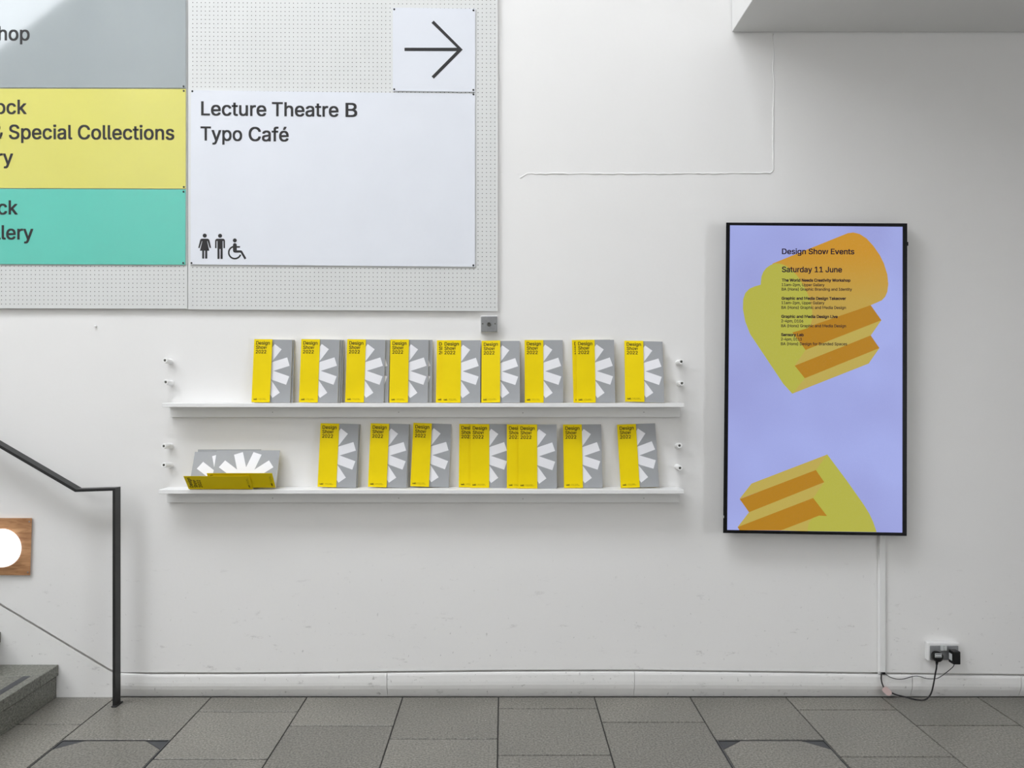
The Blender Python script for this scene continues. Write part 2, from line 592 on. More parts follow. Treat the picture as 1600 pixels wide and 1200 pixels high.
# floor of stone slabs
floor = G().box(X0, X1, Y1, 0.02, -0.08, -0.004).build('floor', M['joint'])
tag(floor, 'grey speckled stone slab floor', kind='structure')
TW = 149.7 * MPP
PH = {-5: 0.294, -4: 0.442, -3: 0.162, -2: 0.308, -1: 0.433, 0: 0.128, 1: 0.273, 2: 0.442, 3: 0.142, 4: 0.305, 5: 0.44}
JX = (779 - VX) * MPP
J, JR = 0.0055, 0.0075
slab_cache = {}


def slab(xa, xb, ua, ub):
    key = (round(xb - xa, 4), round(ub - ua, 4))
    cx, cy = (xa + xb) / 2, -(ua + ub) / 2
    if key not in slab_cache:
        o = G().box(xa + J / 2, xb - J / 2, -ub + JR / 2, -ua - (JR / 2 if ua > 0 else 0.001), -0.03, 0.0, 0.0012, 1).build('paving_slab', M['stone'], None, origin=(cx, cy, 0))
        slab_cache[key] = o.data
    else:
        o = bpy.data.objects.new('paving_slab', slab_cache[key])
        COL.objects.link(o)
        o.location = (cx, cy, 0)
    o.parent = floor
    o.matrix_parent_inverse = Matrix.Translation(floor.location).inverted()
    return o


for k in range(-8, 8):
    xa, xb = JX + k * TW, JX + (k + 1) * TW
    ph = PH.get(k, [0.15, 0.30, 0.44][k % 3])
    u = 0.0
    nxt = ph
    row = 0
    while u < 4.2:
        if not (k in (-4, 2) and abs(u - 0.442) < 0.01):
            slab(xa, xb, u, nxt)
        u, nxt = nxt, nxt + 0.447
# plain stone beyond the slabs
G().box(X0, X1, Y1, -4.7, -0.03, 0.0).build('distant_paving', M['stone'], floor)
G().box(JX + 8 * TW, X1, -4.7, 0.0, -0.03, 0.0).build('distant_paving', M['stone'], floor)
G().box(X0, JX - 8 * TW, -4.7, 0.0, -0.03, 0.0).build('distant_paving', M['stone'], floor)

# access covers let into the floor
for k, lab in ((-4, 'steel-edged stone access cover let into floor near the handrail post'), (2, 'steel-edged stone access cover let into floor below the screen')):
    xa, xb, ua, ub = JX + k * TW, JX + (k + 1) * TW, 0.442, 0.889
    c = empty('access_cover', ((xa + xb) / 2, -(ua + ub) / 2, 0), lab, 'access cover', 'floor access covers')
    i = 0.010
    cx, cy = 0.090, 0.075
    A = lambda p, d: Vector((p[0], p[1], d))
    x0, x1, y0, y1 = xa + i, xb - i, -ub + i, -ua - i
    stone_pts = [(x0 + cx, y0), (x1 - cx, y0), (x1, y0 + cy), (x1, y1 - cy), (x1 - cx, y1), (x0 + cx, y1), (x0, y1 - cy), (x0, y0 + cy)]
    G().prism(stone_pts, -0.03, -0.0005, A).build('stone_infill', M['stone'], c)
    for (qx, sx) in ((x0, 1), (x1, -1)):
        for (qy, sy) in ((y0, 1), (y1, -1)):
            G().prism([(qx, qy), (qx + sx * (cx - 0.006), qy), (qx, qy + sy * (cy - 0.006))], -0.02, -0.002, A).build('corner_plate', M['cover'], c)
    for t0, t1, mm, zz in ((0.0005, 0.0035, 'cover', -0.003), (0.0035, 0.0065, 'steel', 0.0005), (0.0065, 0.0095, 'cover', -0.004)):
        fr = G()
        X_0, X_1, Y_0, Y_1 = xa + t0, xb - t0, -ub + t0, -ua - t0
        dd = t1 - t0
        fr.box(X_0, X_1, Y_1 - dd, Y_1, -0.03, zz); fr.box(X_0, X_1, Y_0, Y_0 + dd, -0.03, zz)
        fr.box(X_0, X_0 + dd, Y_0 + dd, Y_1 - dd, -0.03, zz); fr.box(X_1 - dd, X_1, Y_0 + dd, Y_1 - dd, -0.03, zz)
        fr.build({'steel': 'steel_rim', 'cover': 'frame_channel'}[mm], M[mm], c)

# soffit of the upper floor at the right, roof with skylight, other walls
SOX, SOZ = P(1143, 50).x, P(1143, 51).z
so = G().box(SOX, X1, Y1, -0.006, SOZ, SOZ + 1.4, 0.002, 1).build('ceiling', M['soffit'])
tag(so, 'white soffit of the upper floor at the right', kind='structure')
x0, x1, y0, y1 = SKYLIGHT
rf = G()
rf.box(X0, X1, y1, 0.1, ROOF, ROOF + 0.1); rf.box(X0, X1, Y1, y0, ROOF, ROOF + 0.1)
rf.box(X0, x0, y0, y1, ROOF, ROOF + 0.1); rf.box(x1, X1, y0, y1, ROOF, ROOF + 0.1)
tag(rf.build('ceiling_roof', M['wall_plain']), 'white roof slab around the skylight opening', kind='structure')
outer = [(Y1, 0), (0.1, 0), (0.1, ROOF), (Y1, ROOF)]
tri = tessellate_polygon([[Vector((a, b, 0)) for a, b in outer], [Vector((a, b, 0)) for a, b in GABLE]])
allp = outer + GABLE
tag(mesh_obj('wall_left', [Vector((X0 - 0.0, a, b)) for a, b in allp], [tuple(t) for t in tri], M['wall_plain']), 'white side wall with a slanted window', kind='structure')
wr = G().box(X1, X1 + 0.1, Y1, 0.1, 2.6, ROOF).box(X1, X1 + 0.1, Y1, -4.7, 0, 2.6).box(X1, X1 + 0.1, -3.75, 0.1, 0, 2.6).box(X1, X1 + 0.1, -4.7, -3.75, 0, 0.2)  # the gap left between these boxes is added as extra fill light
tag(wr.build('wall_right', M['wall_plain']), 'white wall at the right end with an unseen opening added to brighten this side', kind='structure')
wf = G().box(X0, X1, Y1 - 0.1, Y1, 0, ROOF)
tag(wf.build('wall_front', M['wall_plain']), 'white wall opposite the shelves', kind='structure')

# ------------------------------------------------------------------ stairs and handrail
SX = P(92, 1040).x
RISE, GOING = 0.154, 0.270
st = empty('staircase', (SX - 0.8, -0.8, 0), 'grey speckled stone staircase rising along the wall beneath the handrail', 'stairs')
for n in range(9):
    xr = SX - n * GOING
    z = (n + 1) * RISE
    yb = -1.7
    tr = G().box(xr - GOING - 0.02, xr, yb, -0.147, z - 0.05, z, 0.002, 1).build('tread_slab', M['stair'], st)
    G().box(xr - GOING - 0.02, xr, -0.144, -0.002, z - 0.05, z, 0.002, 1).build('wall_slab', M['stair'], st)
    G().box(xr - 0.04, xr - 0.010, yb, -0.002, z - RISE, z - 0.056, 0.001, 1).build('riser_slab', M['stair'], st)
    G().box(xr - 0.074, xr - 0.041, yb + 0.05, -0.149, z - 0.005, z + 0.0008).build('grip_strip', M['cover'], tr)

hr = empty('handrail', (P(178, 1100, 0.1).x, -0.087, 0), 'black flat steel handrail with post standing at the foot of the stairs', 'handrail')
DF, DB = 0.112, 0.062
F = lambda px, py: P(px, py, DF)
pl, pr = F(175.8, 0).x, F(180.0, 0).x
ztop = F(0, 762.6).z
T = pr - pl
XZ = lambda p, d: Vector((p[0], -d, p[1]))
G().prism([(pl, 0.0), (pr, 0.0), (pr, ztop), (pl, ztop - T)], DB, DF, XZ).build('post', M['rail'], hr)
B = F(117.3, 768.8); C = F(175.8, 766.6)
sl = (F(0, 700.3).z - F(117.3, 768.8).z) / (F(0, 700.3).x - F(117.3, 768.8).x)
ang = math.atan(sl)
ti = T / math.cos(ang)
xt = -5.0
# knee: upper corner where both upper faces meet
hs = (ztop - (B.z + T * 1.02)) / (pr - B.x)
kx = B.x + T * 0.28
kz_h = B.z + T * 1.02 + hs * (kx - B.x)
G().prism([(B.x, B.z), (pl, ztop - T), (pr, ztop), (kx, kz_h)], DB, DF, XZ).build('level_rail', M['rail'], hr)
G().prism([(B.x, B.z), (kx, kz_h), (xt, kz_h + sl * (xt - kx)), (xt, B.z + sl * (xt - B.x))], DB, DF, XZ).build('sloping_rail', M['rail'], hr)
G().box(pl - 0.004, pr + 0.008, -DF - 0.006, -DB + 0.006, 0.0, 0.006, 0.001, 1).build('base_plate', M['rail'], hr)

# wall lamp
lp = empty('wall_lamp', P(4, 899, 0), 'lit round opal wall lamp on a square oak plate beside the stairs', 'lamp')
G().prism([(-41, 809.3), (50, 809.5), (47.2, 898.8), (-41, 898.6)], -0.001, 0.012).build('oak_plate', M['wood'], lp)
gl = G().lathe(P(4, 856, 0.010), (0, -1, 0), [(0.090, 0), (0.090, 0.008), (0.086, 0.020), (0.074, 0.034), (0.052, 0.044), (0.026, 0.049), (0.0, 0.051)], 40)
gl.build('opal_glass', M['opal'], lp, smooth=True)
for sx, sy in ((46, 815), (43.5, 894)):
    G().lathe(P(sx, sy, 0.011), (0, -1, 0), [(0.004, 0), (0.0035, 0.002), (0, 0.0022)], 10).build('screw', M['plate'], lp)

# ------------------------------------------------------------------ signage
PD = 0.018   # pegboard face
SD = 0.024   # sign face
SIGN_RECT = [(-400, 290, -400, 413), (298, 742, 143, 415), (614, 742, 13, 143)]


def pegboard(name, label, xa, xb, ya, yb, xs, ys, shear, trim):
    vs, fs, mi = [], [], []
    def q(pts, m):
        n = len(vs); vs.extend(pts); fs.append(tuple(range(n, n + len(pts)))); mi.append(m)
    A = lambda x, y, d=PD: P(x, y + shear * (x - 297), d)
    xe = [xa] + [(a + b) / 2 for a, b in zip(xs, xs[1:])] + [xb]
    ye = [ya] + [(a + b) / 2 for a, b in zip(ys, ys[1:])] + [yb]
    R = 0.72
    N = 8
    for j, yc in enumerate(ys):
        for i, xc in enumerate(xs):
            l, r, t, b = xe[i], xe[i + 1], ye[j], ye[j + 1]
            hid = any(x0 + 3 < xc < x1 - 3 and y0 + 3 < yc < y1 - 3 for x0, x1, y0, y1 in SIGN_RECT) or yc < -60
            if hid:
                q([A(l, t), A(l, b), A(r, b), A(r, t)], 0)
                continue
            oc = [(xc + R * math.cos(math.pi / 8 + k * math.pi / 4), yc + R * math.sin(math.pi / 8 + k * math.pi / 4)) for k in range(N)]
            # corner pairs: octagon vertex order starts right-below, image y downwards
            cr, cb, cl, ct = [oc[7], oc[0]], [oc[1], oc[2]], [oc[3], oc[4]], [oc[5], oc[6]]
            q([A(r, t), A(*cr[0]), A(*cr[1]), A(r, b)], 0)
            q([A(r, b), A(*cb[0]), A(*cb[1]), A(l, b)], 0)
            q([A(l, b), A(*cl[0]), A(*cl[1]), A(l, t)], 0)
            q([A(l, t), A(*ct[0]), A(*ct[1]), A(r, t)], 0)
            q([A(r, b), A(*oc[0]), A(*oc[1])], 0)
            q([A(l, b), A(*oc[2]), A(*oc[3])], 0)
            q([A(l, t), A(*oc[4]), A(*oc[5])], 0)
            q([A(r, t), A(*oc[6]), A(*oc[7])], 0)
            q([A(*o_, PD - 0.006) for o_ in reversed(oc)], 1)
            for k in range(N):
                a, c = oc[k], oc[(k + 1) % N]
                q([A(*a), A(*c), A(*c, PD - 0.006), A(*a, PD - 0.006)], 1)
    # sides and back
    for p0, p1 in (((xa, ya), (xb, ya)), ((xb, ya), (xb, yb)), ((xb, yb), (xa, yb)), ((xa, yb), (xa, ya))):
        q([A(*p0), A(*p1), A(*p1, 0.001), A(*p0, 0.001)], 0)
    q([A(xa, ya, 0.001), A(xb, ya, 0.001), A(xb, yb, 0.001), A(xa, yb, 0.001)], 1)
    root = empty(name, P((xa + xb) / 2, yb, 0), label, 'pegboard', 'pegboards behind the signs')
    mesh_obj('perforated_panel', vs, fs, [M['peg'], M['hole']], root, mat_idx=mi)
    if trim:
        G().prism([(xb, ya), (xb + 1.3, ya), (xb + 1.3, yb + shear * 480), (xb, yb + shear * 480)], 0.001, PD + 0.001).build('edge_strip', M['trim'], root)
    return root


pegboard('pegboard', 'pale grey perforated board behind the white signs', 293.6, 776.3, -130, 483.4,
         [301.2 + 6.555 * i for i in range(73)], [4.0 + 6.57 * j for j in range(-20, 73)], 0.006, True)
pegboard('pegboard', 'pale grey perforated board behind the grey, yellow and teal signs', -420, 292.8, -130, 482.4,
         [287 - 6.62 * i for i in range(106)][::-1], [475.6 - 6.57 * j for j in range(92)][::-1], 0.002, False)


def sign(label, quad, mt, screws, group='direction signs'):
    xm = sum(p[0] for p in quad) / 4
    yb = max(p[1] for p in quad)
    root = empty('sign', P(xm, yb, PD), label, 'sign', group)
    G().prism(quad, PD + 0.0004, SD).build('sign_panel', mt, root)
    for sx, sy in screws:
        G().lathe(P(sx, sy, SD - 0.0005), (0, -1, 0), [(0.0046, 0), (0.0046, 0.0012), (0.0035, 0.0024), (0.0012, 0.0027), (0, 0.0015)], 12).build('screw', M['screw'], root)
    return root


TD = SD + 0.0006
at_s = lambda p: P(p[0], p[1], TD)


def lettering(root, items, name='lettering', d=TD, m='ink', bold=0.030):
    for it in items:
        g = G()
        s, x0, x1, y0, y1, cap = it[:6]
        text_px(g, s, x0, x1, y0, y1, cap, lambda p: P(p[0], p[1], d), bold, aspect=(it[6] if len(it) > 6 else None), res=4)
        g.build(name, M[m], root)


s = sign('grey sign with a bright reflection, topmost of the three coloured signs', [(-400, -90), (290.3, -90), (290.3, 137.4), (-400, 135.8)], M['s_grey'], [(286.8, 135)])
lettering(s, [('Shop', None, 46.3, 62.8, 63.0, 21.6, 0.97)])
s = sign('yellow sign reading Special Collections above the teal sign', [(-400, 137.8), (290.3, 139), (290.2, 294.8), (-400, 292.6)], M['s_yellow'], [(287.2, 142), (287.3, 292.2)])
lettering(s, [('Block', None, 41.8, 177.5, 178, 21.8, 0.97), ('& Special Collections', None, 272.3, 216.8, 218.2, 21.8, 0.965), ('Library', None, 20.5, 256.2, 256.5, 21.8, 0.97)])
s = sign('teal green sign reading Gallery, below the yellow sign', [(-400, 293.6), (290, 296), (289.6, 413.6), (-400, 411.2)], M['s_teal'], [(286.8, 299.5), (286.4, 411)])
lettering(s, [('Block', None, 27.8, 334.6, 335, 21.6, 0.97), ('Gallery', None, 52.0, 373.7, 374, 21.6, 0.97)])
s = sign('large white sign reading Lecture Theatre B and Typo Café', [(298.2, 141), (742.3, 146.6), (742.2, 417), (297.6, 413.2)], M['s_white'],
         [(300.6, 142.6), (739.8, 147.6), (299.3, 411), (739.6, 414.6)])
lettering(s, [('Lecture', 314.2, 416.2, 180.0, 181.1, 21.4), ('Theatre', 424.8, 529.0, 181.2, 182.3, 21.4), ('B', 539.8, 558.2, 182.4, 182.6, 21.4), ('Typo', 313.2, 378.4, 219.2, 220.0, 21.4), ('Café', 388.5, 451.2, 220.1, 220.8, 21.4)])
# pictograms
ZP = lambda x, y: (300 + x / 16, 355 + y / 16)
circ = lambda x, y, r, n=20: [(x + r * math.cos(2 * math.pi * k / n), y + r * math.sin(2 * math.pi * k / n)) for k in range(n)]


def picto(root, name, polys):
    g = G()
    for p in polys:
        g.flat([ZP(*q) for q in p], at_s)
    g.build(name, M['ink'], root)


picto(s, 'woman_pictogram', [circ(318, 210, 51),
      [(235, 287), (395, 287), (425, 305), (440, 340), (478, 520), (440, 520), (385, 335), (382, 360), (432, 588), (382, 588), (382, 785), (328, 785), (328, 588), (304, 588), (304, 785), (254, 785), (254, 588), (198, 588), (255, 360), (252, 335), (192, 520), (155, 520), (198, 340), (210, 305)]])
picto(s, 'man_pictogram', [circ(702, 215, 51),
      [(620, 288), (785, 288), (812, 305), (825, 335), (825, 525), (787, 525), (785, 345), (767, 345), (767, 795), (712, 795), (712, 545), (690, 545), (690, 795), (636, 795), (636, 345), (615, 345), (615, 525), (577, 525), (577, 335), (590, 305)]])
ring = []
n = 30
a0, a1 = math.radians(20), math.radians(253)
for k in range(n + 1):
    a = a0 + (a1 - a0) * k / n
    ring.append((1070 + 172 * math.cos(a), 634 + 172 * math.sin(a)))
for k in range(n, -1, -1):
    a = a0 + (a1 - a0) * k / n
    ring.append((1070 + 132 * math.cos(a), 634 + 132 * math.sin(a)))
picto(s, 'wheelchair_pictogram', [circ(1070, 330, 50), ring,
      [(1022, 450), (1030, 418), (1050, 402), (1072, 398), (1095, 404), (1112, 420), (1120, 450), (1120, 474), (1200, 474), (1200, 512), (1120, 512), (1120, 578), (1222, 578), (1245, 588), (1262, 610), (1358, 778), (1315, 806), (1215, 636), (1075, 636), (1045, 628), (1024, 600)]])

s = sign('white square arrow sign pointing right, above the large white sign', [(613.6, 11.8), (742.6, 13.6), (742.3, 143.6), (613.6, 142)], M['s_white'],
         [(616, 14.6), (739.8, 16.2), (616, 139.6), (739.6, 140.6)])
g = G().flat([(632, 74.6), (714.0, 74.6), (674.2, 35.8), (677.7, 32.2), (723.0, 77.6), (677.9, 123.0), (674.3, 119.4), (713.4, 79.9), (632, 79.7)], at_s)
g.build('arrow', M['ink'], s)

# ------------------------------------------------------------------ key switch plate, small wall screw
sw = empty('key_switch', P(764, 520.5, 0), 'small square grey metal key switch under the corner of the pegboard', 'switch')
a, b = P(750.6, 519.6, 0.028), P(777.6, 493.2, 0.028)
G().box(a.x, b.x, -0.028, 0.0, a.z, b.z, 0.002).build('back_box', M['trim'], sw)
a, b = P(751.5, 518.6, 0.032), P(777.2, 494.0, 0.032)
G().box(a.x, b.x, -0.033, -0.026, a.z, b.z, 0.003).build('face_plate', M['plate'], sw)
G().lathe(P(764.0, 506.6, 0.033), (0, -1, 0), [(0.0095, 0), (0.009, 0.003), (0.0085, 0.006), (0.004, 0.006), (0.003, 0.003), (0, 0.003)], 18).build('key_barrel', M['plate_dark'], sw, smooth=False)
for sx, sy in ((754.2, 505.8), (773.6, 505.8)):
    G().lathe(P(sx, sy, 0.033), (0, -1, 0), [(0.004, -0.0005), (0.0035, 0.001), (0, 0.0012)], 10).build('screw', M['plate_dark'], sw)
o = G().lathe(P(150, 510, 0), (0, -1, 0), [(0.004, -0.001), (0.004, 0.010), (0.0025, 0.013), (0, 0.013)], 12).build('wall_screw', M['ridge'], None)
tag(o, 'tiny white painted screw head in the bare wall under the teal sign', 'screw')

# ------------------------------------------------------------------ shelves
def shelf(label, yt, ysplit, ybot, xl, xr, dep):
    zt = P(0, yt, dep).z
    zb = P(0, ysplit, dep).z
    zbt = P(0, ybot, 0.022).z
    root = empty('wall_shelf', ((xl + xr) / 2, -dep / 2, zbt), label, 'shelf', 'white brochure shelves')
    G().box(xl, xr, -dep, -0.0005, zb, zt, 0.0012, 1).build('shelf_board', M['shelf'], root)
    G().box(xl + 0.002, xr - 0.002, -0.022, -0.0005, zbt, zb, 0.001, 1).build('batten', M['shelf'], root)
    bt = root
    for px in (426, 623, 817, 1006):
        G().lathe(P(px, (ysplit + ybot) / 2 - (0 if px != 817 else -1), 0.0215), (0, -1, 0), [(0.0022, 0), (0.0016, 0.0012), (0, 0.0012)], 8).build('screw', M['plate_dark'], root)
    return zt


ZU = shelf('upper white wall shelf holding the upper row of brochures', 630.0, 636.3, 651.8, -1.558, 0.823, 0.100)
ZL = shelf('lower white wall shelf with brochures fallen over at its end', 765.3, 771.6, 785.2, -1.572, 0.821, 0.105)

# white stand-off knobs either side of the shelves
KN = [((257.4, 563), (266.5, 565.2), 'uppermost'), ((258.6, 597), (267.5, 598.5), 'second'), ((255.6, 697), (266.8, 697), 'third'), ((255.6, 726.6), (266.5, 727), 'lowest'),
      ((1064.8, 565), (1059.5, 567), 'uppermost'), ((1065.6, 598.8), (1060.8, 599.6), 'second'), ((1061.8, 696.2), (1057.8, 697), 'third'), ((1062.6, 731.4), (1058, 729.2), 'lowest')]
for i, (tip, bs, which) in enumerate(KN):
    side = 'left of the shelves' if i < 4 else 'right of the shelves'
    d = 0.060
    p0, p1 = P(bs[0], bs[1], 0), P(tip[0], tip[1], d)
    ax = p1 - p0
    ln = ax.length
    root = empty('display_peg', p0, f'{which} white round peg on the wall {side}', 'peg', 'white pegs beside the shelves')
    r = 0.0122
    G().lathe(p0, ax, [(r * 1.12, -0.004), (r * 1.1, 0.003), (r, 0.010), (r, ln - 0.002), (r * 0.9, ln), (0.0062, ln), (0.0058, ln - 0.004), (0, ln - 0.004)], 24).build('peg_body', M['knob'], root, smooth=False)
    G().lathe(p0, ax, [(0.0056, ln - 0.006), (0.0056, ln - 0.0025), (0, ln - 0.0025)], 14).build('hole_shade_disc', M['plate_dark'], root)  # dark disc: shade of the peg's hollow end put into the colour

# ------------------------------------------------------------------ brochures
BW, BH, BT, FW = 0.178, 0.2945, 0.0062, 0.0872


def brochure_meshes():
    out = {}
    def me(name, g, mats, mi=None):
        m = bpy.data.meshes.new(name)
        m.from_pydata(g.v, [], g.f)
        for x in mats: m.materials.append(x)
        if mi: m.polygons.foreach_set('material_index', mi)
        m.update()
        out[name] = m
    me('pages', G().box(0.0008, BW, -BT + 0.0006, -0.0006, 0, BH), [M['paper']])
    me('grey_cover', G().box(0.0003, BW, -BT, -BT + 0.0006, 0, BH), [M['b_grey']])
    me('back_cover', G().box(0, BW, -0.0006, 0, 0, BH).box(0, 0.0008, -BT, 0, 0, BH), [M['b_yellow']])
    # petals of the half flower
    c = (0.030, BH / 2)
    Rr, hw = 0.1405, 0.0207
    angs = [54.0, 18.4, -18.4, -54.0]
    dv = lambda a: (math.cos(math.radians(a)), math.sin(math.radians(a)))
    outl = []
    for i, a in enumerate(angs):
        d = dv(a); nrm = (-d[1], d[0])
        tipa = (c[0] + d[0] * Rr + nrm[0] * hw, c[1] + d[1] * Rr + nrm[1] * hw)
        tipb = (c[0] + d[0] * Rr - nrm[0] * hw, c[1] + d[1] * Rr - nrm[1] * hw)
        if i == 0: outl.append((c[0] + nrm[0] * hw * 0.9, c[1] + nrm[1] * hw))
        outl += [tipa, tipb]
        if i < 3:
            m_ = dv((a + angs[i + 1]) / 2)
            h = hw / math.sin(math.radians((a - angs[i + 1]) / 2))
            outl.append((c[0] + m_[0] * h, c[1] + m_[1] * h))
        else:
            outl.append((c[0] - nrm[0] * hw * 0.9, c[1] - nrm[1] * hw))
    g = G().flat(outl, lambda p: Vector((p[0], -BT - 0.0003, p[1])))
    me('petal_print', g, [M['b_white']])
    # flap: hinge at x = 0, y = 0 of its own frame
    g = G().box(0, FW, -0.0009, 0, 0, BH)
    me('front_flap', g, [M['b_yellow']])
    px = 0.00298
    g = G()
    at = lambda p: Vector((p[0], -0.0012, BH - p[1]))
    for i, (t, wd) in enumerate((('Design', 22.2), ('Show', 17.4), ('2022', 17.0))):
        text_px(g, t, 3.4 * px, (3.4 + wd) * px, (8.6 + 6.95 * i) * px, (8.6 + 6.95 * i) * px, 5.25 * px, at, 0.034, res=2)
    me('title_lettering', g, [M['b_ink']])
    g = G()
    text_px(g, 'ual:', 3.2 * px, 9.2 * px, 95.3 * px, 95.3 * px, 2.6 * px, at, 0.05, res=2)
    text_px(g, 'london college', 10.9 * px, 22.0 * px, 93.7 * px, 93.7 * px, 0.95 * px, at, 0.0, res=1)
    text_px(g, 'of communication', 10.9 * px, 24.0 * px, 95.3 * px, 95.3 * px, 0.95 * px, at, 0.0, res=1)
    me('logo_lettering', g, [M['b_ink']])
    return out


BM = brochure_meshes()


def brochure(mtx, flap, label, group):
    root = bpy.data.objects.new('brochure', None)
    root.empty_display_size = 0.05
    COL.objects.link(root)
    root.matrix_world = mtx
    tag(root, label, 'brochure', group)
    def part(name, parent):
        o = bpy.data.objects.new(name, BM[name])
        COL.objects.link(o)
        o.parent = parent
        return o
    part('pages', root); part('back_cover', root)
    gc = part('grey_cover', root)
    part('petal_print', gc)
    f = part('front_flap', root)
    f.location = (0, -BT - 0.0004, 0)
    f.rotation_euler = (0, 0, -math.radians(flap))
    part('title_lettering', f); part('logo_lettering', f)
    return root


def stand(px, shelf_z, base, lean, roll=0.0, yaw=0.0, flap=1.2, label='', group=''):
    """upright brochure; px = left edge at its foot, base = distance of the foot's back edge from the wall"""
    d = base + BT
    X = (px - VX) * MPP * (DIST - d) / DIST
    r = math.radians(roll)
    dz = BW * math.sin(r) if r > 0 else 0.0
    m = Matrix.Translation((X, -base, shelf_z + 0.0004 + dz)) @ Matrix.Rotation(math.radians(yaw), 4, 'Z') @ Matrix.Rotation(-math.radians(lean), 4, 'X') @ Matrix.Rotation(r, 4, 'Y')
    return brochure(m, flap, label, group)


GU, GL = 'brochures on the upper shelf', 'brochures standing on the lower shelf'
LE = 5.2
LEAN_U = {681.0: 9.5, 690.0: 9.5, 752.0: 12.0, 820.0: 7.0, 896.2: 7.0, 901.2: 7.0, 977.0: 15.5}
LEAN_L = {716.8: 4.2, 735.0: 4.2, 881.4: 8.5, 970.0: 9.0}
b0 = 0.0285
st_ = 0.0096
bro = 'yellow and grey brochure'
# upper shelf ---- (px, layers in front of the wall, roll, flap, label)
U = [
    (397.6, 0, 0.0, 0.5, f'{bro} tucked behind the leftmost one on the upper shelf'),
    (393.0, 1, 0.9, 5.0, f'leftmost {bro} standing at the front on the upper shelf'),
    (474.3, 0, 0.9, 0.5, f'rearmost {bro} of the second stack on the upper shelf'),
    (471.0, 1, 0.8, 0.5, f'middle {bro} of the second stack on the upper shelf'),
    (467.2, 2, 0.8, 1.2, f'front {bro} of the second stack on the upper shelf'),
    (547.0, 0, 0.5, 0.5, f'rear {bro} of the third stack on the upper shelf'),
    (539.3, 1, 0.9, 1.0, f'front {bro} of the third stack on the upper shelf'),
    (614.8, 0, 0.2, 0.5, f'rear {bro} of the fourth stack on the upper shelf'),
    (608.3, 1, 0.3, 3.4, f'front {bro} of the fourth stack on the upper shelf'),
    (681.0, 0, 0.2, 0.4, f'{bro} half covered by the one left of the key switch, upper shelf'),
    (690.0, 1, 0.0, 1.0, f'{bro} on the upper shelf overlapping another, just left of the key switch'),
    (752.0, 0, 0.0, 5.5, f'{bro} directly below the key switch, its yellow flap lifting'),
    (820.0, 0, 0.0, 1.0, f'third {bro} from the right on the upper shelf, nothing behind it'),
    (896.2, 0, -0.8, 0.4, f'{bro} peeking out behind the second one from the right, upper shelf'),
    (901.2, 1, -0.2, 1.0, f'second {bro} from the right on the upper shelf, overlapping another'),
    (977.0, 0, 1.6, 2.5, f'rightmost {bro} on the upper shelf'),
]
for px, n, roll, flap, lab in U:
    le = LEAN_U.get(px, LE)
    stand(px, ZU, BH * math.sin(math.radians(le)) + 0.002 + n * st_, le, roll, 0, flap, lab, GU)
Lw = [
    (499.0, 0, 1.5, 0.4, f'{bro} tucked behind the leftmost standing one on the lower shelf'),
    (496.2, 1, 1.6, 1.0, f'leftmost standing {bro} on the lower shelf'),
    (577.5, 0, 1.3, 0.4, f'{bro} behind the second standing one on the lower shelf'),
    (575.0, 1, 1.6, 3.0, f'second standing {bro} from the left on the lower shelf'),
    (641.2, 0, 2.2, 4.0, f'third standing {bro} from the left on the lower shelf, tilted'),
    (716.8, 0, 0.3, 0.4, f'{bro} half covered by the fourth front one on the lower shelf'),
    (735.0, 1, 0.0, 1.2, f'fourth front {bro} from the left on the lower shelf'),
    (792.0, 2, 0.0, 0.4, f'{bro} half covered by the third from the right on the lower shelf'),
    (810.0, 3, 0.0, 1.2, f'third {bro} from the right on the lower shelf, overlapping another'),
    (881.4, 0, -0.3, 1.6, f'second {bro} from the right on the lower shelf'),
    (970.0, 0, -2.0, 1.8, f'rightmost {bro} on the lower shelf, tilted'),
]
for px, n, roll, flap, lab in Lw:
    le = LEAN_L.get(px, LE)
    stand(px, ZL, BH * math.sin(math.radians(le)) + 0.002 + n * st_, le, roll, 0, flap, lab, GL)


def fallen(px_right, base, lean, flap, label, tilt=0.0, up=0.0):
    """brochure lying on its spine, turned a quarter turn; px_right = its right end at the foot"""
    X = (px_right - VX) * MPP * (DIST - base - BT) / DIST
    m = Matrix.Translation((X, -base, ZL + 0.0005 + up)) @ Matrix.Rotation(-math.radians(lean), 4, 'X') @ Matrix.Rotation(math.radians(-90 + tilt), 4, 'Y')
    return brochure(m, flap, label, 'brochures fallen over on the lower shelf')


fallen(404.0, 0.0410, 12.0, 0.3, 'rearmost fallen grey brochure on the lower shelf, only its top edge showing')
fallen(395.5, 0.0870, 24.0, 66.0, 'fallen brochure at the left with its yellow flap open, text turned sideways')
fallen(430.5, 0.0918, 24.0, 60.0, 'fallen brochure at the right showing its white petals upright, flap open', up=0.0072)

